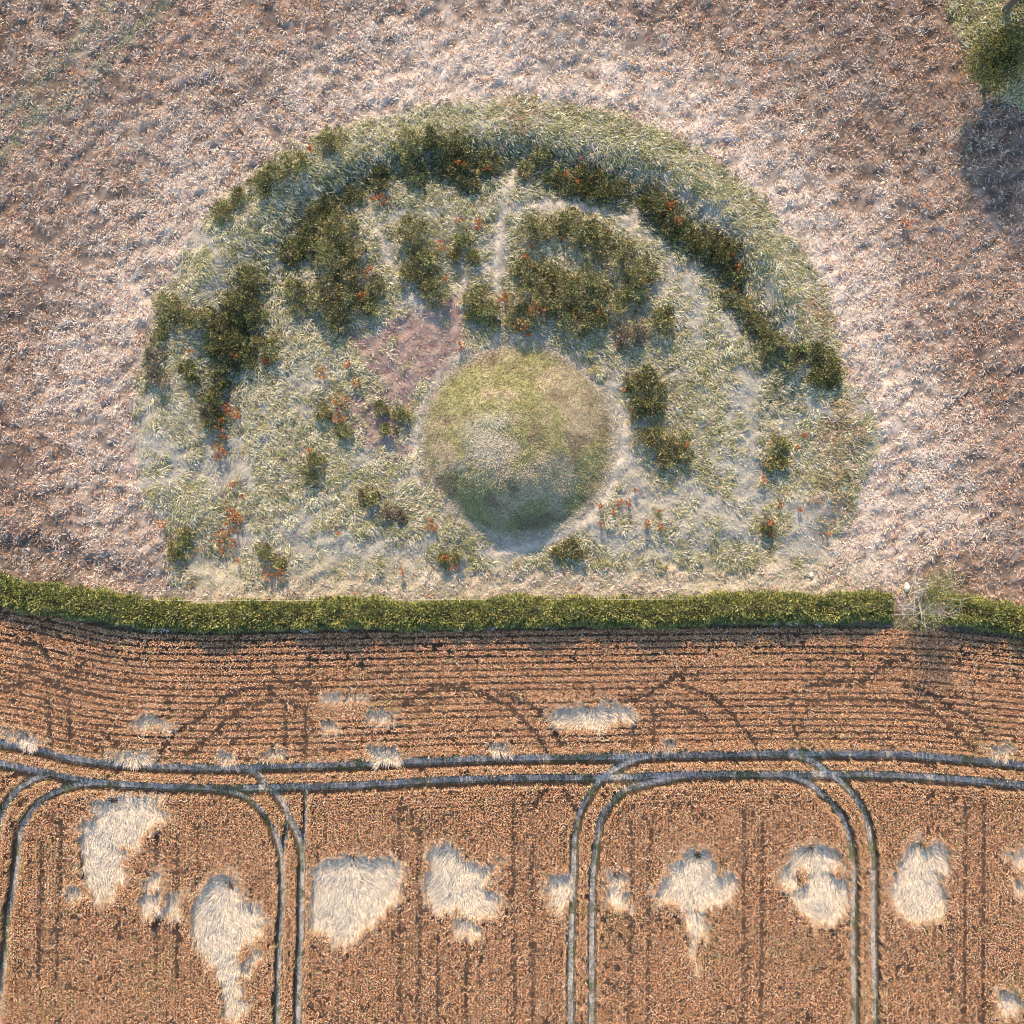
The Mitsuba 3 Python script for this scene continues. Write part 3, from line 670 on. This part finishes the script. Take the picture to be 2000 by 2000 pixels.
# lodged wheat: each patch is straw laid over in swirls
for poly, text in LODGED:
    poly = np.array(poly)
    lo, hi = poly.min(0) - 12, poly.max(0) + 12
    area = (hi - lo).prod() * S * S
    m = int(area * 300)
    u, v = rng.uniform(lo[0], hi[0], m), rng.uniform(lo[1], hi[1], m)
    one = sdf(fill(poly)) if False else None
    from shapely import contains_xy
    k = contains_xy(Polygon(poly).buffer(12), u, v) & (look(lodged_sd, u, v) + ragged(u, v) < 2)
    u, v = u[k], v[k]
    c = poly.mean(0)
    base = np.arctan2(-(v - (c[1] - .35 * (hi[1] - lo[1]))), u - c[0])
    swirl = 5.0 * (fb(u, v, 1.6, 2, 97) - .5)
    az = dir_mix(base, -1.5 + swirl, .45) + rng.normal(0, .16, len(u))
    low = fb(u * 1.8, v * .7, .9, 3, 98)
    sd0 = look(lodged_sd, u, v)
    rim = np.exp(np.minimum(sd0, 0) * S / .5) * sstep(-1, 4, look(lodged_sd, u, v + 8) - sd0)
    tc = pick(len(u), [(.70, .63, .55), (.60, .53, .44), (.52, .50, .45)], [.55, .28, .17])
    acc = Acc()
    P = pts(u, v); P[:, 2] = .03 + .42 * low ** 2 * sstep(4, -34, sd0) + .30 * rim * rng.random(len(u))
    acc.blades(P, az, rng.uniform(.35, .8, len(u)), rng.uniform(.03, .06, len(u)), rng.uniform(.0, .4, len(u)) + .25 * rim, rng.uniform(-.35, .1, len(u)) + .2 * rim, tc * rng.uniform(.75, 1.15, (len(u), 1)))
    key = acc.build(numbered('lodged_wheat'), 'matte')
    tag(key, text, 'flattened wheat', group='flattened patches in the wheat', kind='stuff')

# weeds growing in the tracks
acc = Acc()
for (t, wd) in TRACKS:
    d = dense(t, 2)
    u = np.repeat(d[:, 0], 5) + rng.normal(0, wd * .6, len(d) * 5); v = np.repeat(d[:, 1], 5) + rng.normal(0, wd * .6, len(d) * 5)
    k = (fb(u, v, 1.4, 3, 99) > .5 + .15 * rng.random(len(u))) & (v > 1430)
    u, v = u[k], v[k]
    acc.blades(pts(u, v), rng.uniform(0, 6.28, len(u)), rng.uniform(.1, .28, len(u)), rng.uniform(.03, .06, len(u)), rng.uniform(.2, .9, len(u)), rng.uniform(-.5, .2, len(u)),
               pick(len(u), [(.07, .11, .06), (.13, .15, .06), (.25, .25, .2)], [.6, .25, .15]))
acc.build('track_weeds', 'matte')
tag('track_weeds', 'low green weeds growing along the wheel tracks', 'weeds', kind='stuff')


# ------------------------------------------------------------------ scrub, hedge, trees
def leaf_blob(acc, u, v, r, h, palette, weights, seed=0):
    """a lumpy dome built of tufts of leafy sprigs; r and h in metres"""
    k = int(9 + 17 * r * r)
    d = rng.normal(size=(k, 3)); d[:, 2] = np.abs(d[:, 2]) * 1.1 + .05
    d /= np.linalg.norm(d, axis=1, keepdims=True)
    lump = .55 + .75 * meshkit.fbm(d * 1.9 + [u * .13 + 50, v * .13 + 50, seed + 50], 3)
    rad = lump * np.where(rng.random(k) < .75, rng.uniform(.85, 1.1, k), rng.uniform(.3, .8, k))
    x, y = xy(u, v); z = float(hz(np.array([u]), np.array([v]))[0])
    c = np.c_[x + d[:, 0] * rad * r, y + d[:, 1] * rad * r, z + np.maximum(d[:, 2] * rad * h, .08)]
    tone = rng.uniform(.55, 1.5, k)[:, None] * rng.uniform(.88, 1.12, (k, 3))
    m = 42
    e = rng.normal(size=(k, m, 3)); e[:, :, 2] = np.abs(e[:, :, 2])
    e /= np.linalg.norm(e, axis=2, keepdims=True)
    tr = rng.uniform(.2, .42, k)[:, None, None] * min(1, .5 + r * .4)
    p = (c[:, None] + e * tr * rng.uniform(.35, 1, (k, m, 1)) * [1, 1, .8]).reshape(-1, 3)
    dirs = (e + d[:, None] * .5 + rng.normal(0, .35, e.shape)).reshape(-1, 3)
    q = k * m
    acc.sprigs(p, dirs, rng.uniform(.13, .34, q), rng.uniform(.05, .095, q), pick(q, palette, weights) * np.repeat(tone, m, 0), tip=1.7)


for text, (pal, wts), lobes in SHRUBS:
    acc = Acc()
    for q, (u, v, r) in enumerate(lobes):
        rm = r * S * 1.08
        leaf_blob(acc, u, v, rm, .3 + rm * .7, pal, wts, seed=q)
    big = len(lobes) > 4
    key = acc.build(numbered('thicket' if big else 'shrub'), 'leafy')
    tag(key, text, 'thicket' if big else 'shrub', group='scrub in and around the ring ditch')


def hedge(name, line, label, name_end=False):
    d = dense(line, 1.0)
    x, y = xy(d[:, 0], d[:, 1])
    s = np.r_[0, np.cumsum(np.hypot(np.diff(x), np.diff(y)))]
    m = int(s[-1] * 1500)
    q = rng.uniform(0, s[-1], m)
    cx, cy = np.interp(q, s, x), np.interp(q, s, y)
    tx, ty = np.gradient(x, s), np.gradient(y, s)
    nx, ny = -np.interp(q, s, ty), np.interp(q, s, tx)
    th = rng.uniform(-.12, np.pi + .12, m)
    ct, st = np.cos(th), np.sin(th)
    wob = .9 * (meshkit.fbm(np.c_[cx * .35 + 50, cy * .35 + 50, np.zeros(m)], 3) - .5)
    cx, cy = cx + nx * wob, cy + ny * wob
    lump = .66 + .72 * meshkit.fbm(np.c_[cx * 1.1 + 50, cy * 1.1 + 50, th * 1.3], 3) + .15 * (meshkit.noise(np.c_[cx * .28, cy * .28, np.zeros(m)]) - .5)
    sh = rng.uniform(.86, 1.04, m) * lump * np.where(rng.random(m) < .8, 1, .75)
    a = np.sign(ct) * np.abs(ct) ** .7 * 1.0 * sh
    tall = 1.5 * (.8 + .4 * meshkit.noise(np.c_[cx * .45 + 20, cy * .45 + 20, np.zeros(m)])) * np.interp(q, [0, s[-1] - 2.5, s[-1]], [1, 1, .45] if name_end else [1, 1, 1])
    hgt = .15 + np.clip(np.abs(st) ** .7 * np.sign(st), -.05, 1) * tall * sh
    p = np.c_[cx + nx * a, cy + ny * a, np.maximum(hgt, .05)]
    dirs = np.c_[nx * ct, ny * ct, st * .9 - .1] + rng.normal(0, .5, (m, 3))
    acc = Acc()
    acc.sprigs(p, dirs, rng.uniform(.16, .42, m), rng.uniform(.06, .12, m), pick(m, [(.11, .14, .055), (.21, .225, .08), (.35, .33, .11), (.07, .10, .05)], [.27, .35, .26, .12]) * (.6 + .8 * meshkit.noise(np.c_[cx * 2.4 + 90, cy * 2.4 + 90, th * 2.0]))[:, None], tip=1.4)
    key = numbered(name)
    acc.build(key + '__foliage', 'leafy')
    st_ = Acc()
    for t in np.arange(.4, s[-1], .8):
        X, Y = np.interp(t, s, x) + rng.normal(0, .15), np.interp(t, s, y) + rng.normal(0, .15)
        st_.tube([(X, Y, -.05), (X + rng.normal(0, .1), Y + rng.normal(0, .1), .6), (X + rng.normal(0, .25), Y + rng.normal(0, .25), 1.3)], [.05, .035, .015], (.16, .13, .10), 5)
    st_.build(key + '__stems', 'matte')
    labels[key + '__stems'] = {'kind': 'stuff'}
    tag(key, label, 'hedge')


hedge('hedge', HEDGE_A, 'long trimmed yellow green hedge between the ring and the wheat field', True)
hedge('hedge', HEDGE_B, 'short hedge end right of the bare branched tree')


def tree(name, label, u, v, top, crown, n_limb, bark, pal, wts, leaves, leaf_size, bare=0.3, seed=1):
    r_ = np.random.default_rng(seed)
    x, y = xy(u, v); z0 = float(hz(np.array([u]), np.array([v]))[0])
    key = numbered(name)
    tk, tw, lf = Acc(), Acc(), Acc()
    trunk = np.array([(x, y, z0 - .1), (x + .05, y + .04, z0 + top * .2), (x + .1, y + .05, z0 + top * .42)])
    tk.tube(trunk, [top * .032, top * .026, top * .02], bark, 8)
    ends = []
    for k in range(n_limb):
        a = 2 * np.pi * (k + r_.uniform(-.3, .3)) / n_limb
        out = crown * r_.uniform(.6, 1.0)
        zt = z0 + top * r_.uniform(.6, 1.0) * (1.0 if out < .85 * crown else .85)
        b0 = trunk[1] + (trunk[2] - trunk[1]) * r_.uniform(.1, 1)
        e = np.array([x + math.cos(a) * out, y + math.sin(a) * out, zt])
        m1 = b0 * .55 + e * .45 + r_.normal(0, .12, 3) + [0, 0, top * .06]
        pl = np.array([b0, (b0 + m1) / 2 + r_.normal(0, .06, 3), m1, (m1 + e) / 2 + r_.normal(0, .1, 3), e])
        tw.tube(pl, [top * .015, top * .013, top * .010, top * .006, .012], bark, 5)
        for q in range(9):
            s = r_.uniform(.35, 1)
            i = min(int(s * 4), 3); st = pl[i] + (pl[i + 1] - pl[i]) * (s * 4 - i)
            en = st + r_.normal(0, crown * .24, 3) + [0, 0, .15]
            mi_ = (st + en) / 2 + r_.normal(0, .06, 3)
            tw.tube([st, mi_, en], [.024, .017, .010], np.array(bark) * 1.1, 4)
            ends.append((en, k))
    for en, k in ends:
        if r_.random() < bare + (.35 if bare > .4 and (en[0] < x or en[1] < y) else -.3 if bare > .4 else 0):
            continue
        m = int(leaves / len(ends))
        p = en + r_.normal(0, crown * .14, (m, 3))
        lf.sprigs(p, r_.normal(size=(m, 3)) + [0, 0, .4], rng.uniform(.6, 1.4, m) * leaf_size, rng.uniform(.4, .6, m) * leaf_size, pick(m, pal, wts) * r_.uniform(.8, 1.2))
    tk.build(key + '__trunk', 'matte'); tw.build(key + '__branches', 'matte'); lf.build(key + '__crown', 'leafy')
    tag(key, label, 'tree')


tree('tree', 'half bare grey branched tree standing in the hedge gap', 1788, 1168, 4.6, 2.6, 17, (.40, .395, .38), [(.12, .14, .05), (.20, .20, .06), (.26, .24, .08)], [.4, .4, .2], 7000, .17, .42, 5)
tree('tree', 'olive green tree with grey twigs in the top right corner', 1914, 146, 5.6, 2.5, 14, (.34, .35, .37), [(.09, .10, .035), (.17, .165, .05), (.25, .23, .07)], [.35, .4, .25], 16000, .19, .18, 8)
tree('tree', 'dark leafy tree cut by the top right corner', 1962, 20, 10.5, 3.6, 15, (.14, .13, .12), [(.035, .06, .035), (.05, .08, .045), (.08, .10, .05)], [.4, .4, .2], 22000, .2, .05, 12)

# ------------------------------------------------------------------ rust coloured weeds
WEEDS = {
    'on the bank above the olive double shrub': [(612, 297, 8)],
    'at the head of the left footpath': [(744, 393, 14), (728, 389, 6)],
    'on the top thicket left of the middle path': [(898, 328, 9), (909, 327, 6), (954, 333, 5), (945, 335, 4)],
    'in the rough between the two footpaths': [(896, 431, 8), (938, 440, 16), (866, 481, 16), (869, 545, 6)],
    'right of the large olive thicket': [(706, 494, 5), (724, 534, 13), (710, 583, 12)],
    'beside the middle path near its fork': [(983, 587, 16), (1016, 639, 14), (1034, 654, 7), (900, 679, 12)],
    'in the large spreading thicket': [(1050, 612, 17), (1083, 601, 7), (1164, 621, 7), (1038, 485, 7), (1025, 505, 7), (1096, 471, 5)],
    'on the long dark thicket at right': [(1308, 409, 12), (1322, 436, 10), (1427, 500, 7), (1438, 524, 7), (1439, 565, 8)],
    'on the top thicket right of the middle path': [(1125, 360, 6), (1137, 315, 5), (1106, 344, 6)],
    'in the lilac grass left of the mound': [(681, 715, 9), (697, 750, 12), (668, 786, 22), (664, 817, 16), (631, 731, 14)],
    'by the isolated round shrub': [(1219, 762, 5), (1231, 804, 6)],
    'alone in the open pasture at right': [(1764, 440, 12)],
    'on the left bank and ditch thicket': [(377, 688, 8), (462, 697, 8), (528, 702, 9), (515, 709, 8)],
    'in the left ditch': [(450, 800, 18), (462, 809, 10), (432, 829, 16), (441, 854, 10), (432, 878, 16), (425, 893, 7), (455, 945, 8), (473, 970, 6), (450, 999, 14), (466, 1012, 15), (454, 1027, 18), (432, 1047, 14),
                          (456, 1062, 12), (436, 1076, 5)],
    'on the lower left bank': [(318, 1025, 9), (465, 1095, 6)],
    'at the bottom left foot of the ring': [(528, 1120, 18), (552, 1122, 14), (664, 1041, 5), (604, 880, 6)],
    'alone at the lower left of the mound': [(845, 1025, 17)],
    'at the ring foot below the mound': [(787, 1113, 8), (870, 1088, 10), (886, 1107, 10), (1301, 1107, 4)],
    'at the lower right of the mound': [(1170, 988, 8), (1210, 982, 9), (1226, 984, 9), (1241, 955, 6), (1199, 1000, 8), (1261, 1022, 10), (1290, 1027, 10), (1174, 1022, 6), (1286, 997, 5)],
    'on the shrub below the isolated round shrub': [(1335, 870, 7)],
    'on the right berm': [(1568, 850, 9), (1557, 875, 7), (1488, 937, 8), (1523, 988, 7), (1559, 995, 7), (1503, 1024, 9), (1507, 1044, 9), (1615, 1046, 5)],
}
ORD = ['topmost', 'second', 'third', 'fourth', 'fifth', 'sixth', 'seventh', 'eighth', 'ninth', 'tenth', 'eleventh', 'twelfth', 'thirteenth', 'lowest']
lobe_tree = [(u, v, r * S * 1.08) for _, _, lobes in SHRUBS for u, v, r in lobes]
for where, spots in WEEDS.items():
    spots = sorted(spots, key=lambda s: s[1])
    for k, (u, v, r) in enumerate(spots):
        on = max([.35 + rm * .75 for lu, lv, rm in lobe_tree if math.hypot(lu - u, lv - v) * S < rm * .7], default=.45)
        top = min(max(.75, on + .25), 1.7)
        key = numbered('rusty_weed')
        st, hd = Acc(), Acc()
        x, y = xy(u, v); z0 = float(hz(np.array([u]), np.array([v]))[0])
        ns = max(3, int(r * .9))
        for q in range(ns):
            a = rng.uniform(0, 6.28); rr = r * S * math.sqrt(rng.random()) * .9
            b = np.array([x + math.cos(a) * rr * .5, y + math.sin(a) * rr * .5, z0])
            tp = np.array([x + math.cos(a) * rr, y + math.sin(a) * rr, z0 + top * rng.uniform(.8, 1.05)])
            st.tube([b, (b + tp) / 2 + rng.normal(0, .03, 3), tp], [.014, .011, .006], (.26, .10, .05), 4)
            m = 11
            s = rng.uniform(.62, 1.08, m)[:, None]
            hd.sprigs(b + (tp - b) * s, rng.normal(size=(m, 3)) + [0, 0, .5], rng.uniform(.09, .19, m), rng.uniform(.05, .09, m),
                      pick(m, [(.46, .15, .055), (.55, .21, .075), (.30, .10, .05)], [.5, .25, .25]))
        st.build(key + '__stems', 'matte'); hd.build(key + '__seed_heads', 'matte')
        labels[key + '__stems'] = {'kind': 'stuff'}; labels[key + '__seed_heads'] = {'kind': 'stuff'}
        size = 'large' if r >= 15 else 'small' if r < 8 else 'medium'
        tail = '' if len(spots) == 1 else ', lowest there' if k == len(spots) - 1 else ', topmost there' if k == 0 else f', {ORD[k]} from top'
        tag(key, f'{size} rust orange weed {where}{tail}', 'weed', group='rust orange weeds around the mound')

# white flowering weeds along the foot of the hedge
FL = crop(200, 550, 2.76, [(210, 1850), (280, 1870), (350, 1870), (430, 1855), (510, 1860), (570, 1865), (955, 1855), (1100, 1870), (1310, 1865), (1610, 1865), (1720, 1870)])
FL += A2([(200, 385), (395, 425), (450, 430), (1515, 480), (1660, 490)]) + B2([(480, 205), (680, 210), (850, 205), (1160, 200)]) + C2([(500, 440), (580, 455), (680, 450), (810, 455)])
FL = sorted(FL)
NTH = 'first second third fourth fifth sixth seventh eighth ninth tenth eleventh twelfth thirteenth fourteenth fifteenth sixteenth seventeenth eighteenth nineteenth twentieth twenty-first twenty-second twenty-third twenty-fourth twenty-fifth'.split()
for k, (u, v) in enumerate(FL):
    key = numbered('flowering_weed')
    x, y = xy(u, v - 2)
    hd, st = Acc(), Acc()
    for q in range(9):
        p = np.array([x + rng.normal(0, .22), y + rng.normal(0, .1) - .12, rng.uniform(.55, .9)])
        st.tube([(x, y - .1, 0), p], [.012, .006], (.08, .11, .05), 4)
        m = 8
        hd.sprigs(p + rng.normal(0, .05, (m, 3)), rng.normal(size=(m, 3)) + [0, 0, .3], np.full(m, .1), np.full(m, .07), (.8, .82, .82))
    st.build(key + '__stems', 'matte'); hd.build(key + '__flowers', 'matte')
    labels[key + '__stems'] = {'kind': 'stuff'}; labels[key + '__flowers'] = {'kind': 'stuff'}
    o = NTH[k] + ' from the left'
    tag(key, f'white flowering weed at the hedge foot, {o}', 'weed', group='white flowering weeds below the hedge')


# ------------------------------------------------------------------ pale stones, fence
def stone(u, v, r, seed, label):
    m = trimesh.creation.icosphere(3, 1.0)
    p = m.vertices * (.75 + .5 * meshkit.fbm(m.vertices * 1.6 + 50 + seed, 3))[:, None]
    p = p * np.array(r) * (1 + .15 * np.sign(p) * np.abs(p) ** .5)
    x, y = xy(u, v)
    p += [x, y, float(hz(np.array([u]), np.array([v]))[0]) + r[2] * .45]
    key = numbered('stone')
    c = np.array([.72, .71, .70]) * (.8 + .3 * meshkit.fbm(p * 7, 3))[:, None]
    scene[key] = mikit.ply((p, m.faces), 'matte', smooth=40 if False else True, color=np.clip(c, 0, .9))
    tag(key, label, 'stone')


stone(1584, 1124, (.17, .26, .2), 1, 'small white stone lying on the dry strip above the hedge')
stone(1770, 1148, (.22, .40, .3), 7, 'tall white stone beside the bare branched tree')


def wire(key, plan, z):
    a = Acc()
    d = dense(plan, 25, False)
    p = pts(d[:, 0], d[:, 1]); p[:, 2] += z
    p[:, 2] -= .04 * np.abs(np.sin(np.arange(len(p)) * .5))
    a.tube(p, .014, (.62, .62, .6), 5)
    a.build(key, 'matte')


key = numbered('wire_fence')
fence = [(243, 1167), (330, 1171), (650, 1170), (1012, 1169), (1300, 1168), (1640, 1167), (1730, 1170)]
wire(key + '__wire', fence, 1.05)
for k, u in enumerate([243, 480, 720, 960, 1200, 1440, 1640, 1730]):
    v = np.interp(u, [p[0] for p in fence], [p[1] for p in fence])
    a = Acc(); p0 = pts(np.array([u]), np.array([v]))[0]
    a.tube([p0 + [0, 0, -.2], p0 + [0, 0, .6], p0 + [.01, .01, 1.2]], [.035, .035, .03], (.6, .58, .54), 7)
    a.build(key + '__post' + ('' if k == 0 else f'_{k:03d}'), 'matte')
tag(key, 'thin pale wire fence along the upper edge of the hedge', 'fence')
key = numbered('wire_fence')
fence = [(1725, 1199), (1800, 1196), (1880, 1203)]
wire(key + '__wire', fence, 1.0)
for k, (u, v) in enumerate([fence[0], fence[2]]):
    a = Acc(); p0 = pts(np.array([u]), np.array([v]))[0]
    a.tube([p0 + [0, 0, -.2], p0 + [0, 0, .6], p0 + [.01, .01, 1.15]], [.035, .035, .03], (.5, .48, .44), 7)
    a.build(key + '__post' + ('' if k == 0 else f'_{k:03d}'), 'matte')
tag(key, 'short wire fence crossing the gap below the bare branched tree', 'fence')
print('triangles', sum(len(meshkit.WRITTEN[d['filename']][1]) for d in scene.values() if d.get('type') == 'ply'))
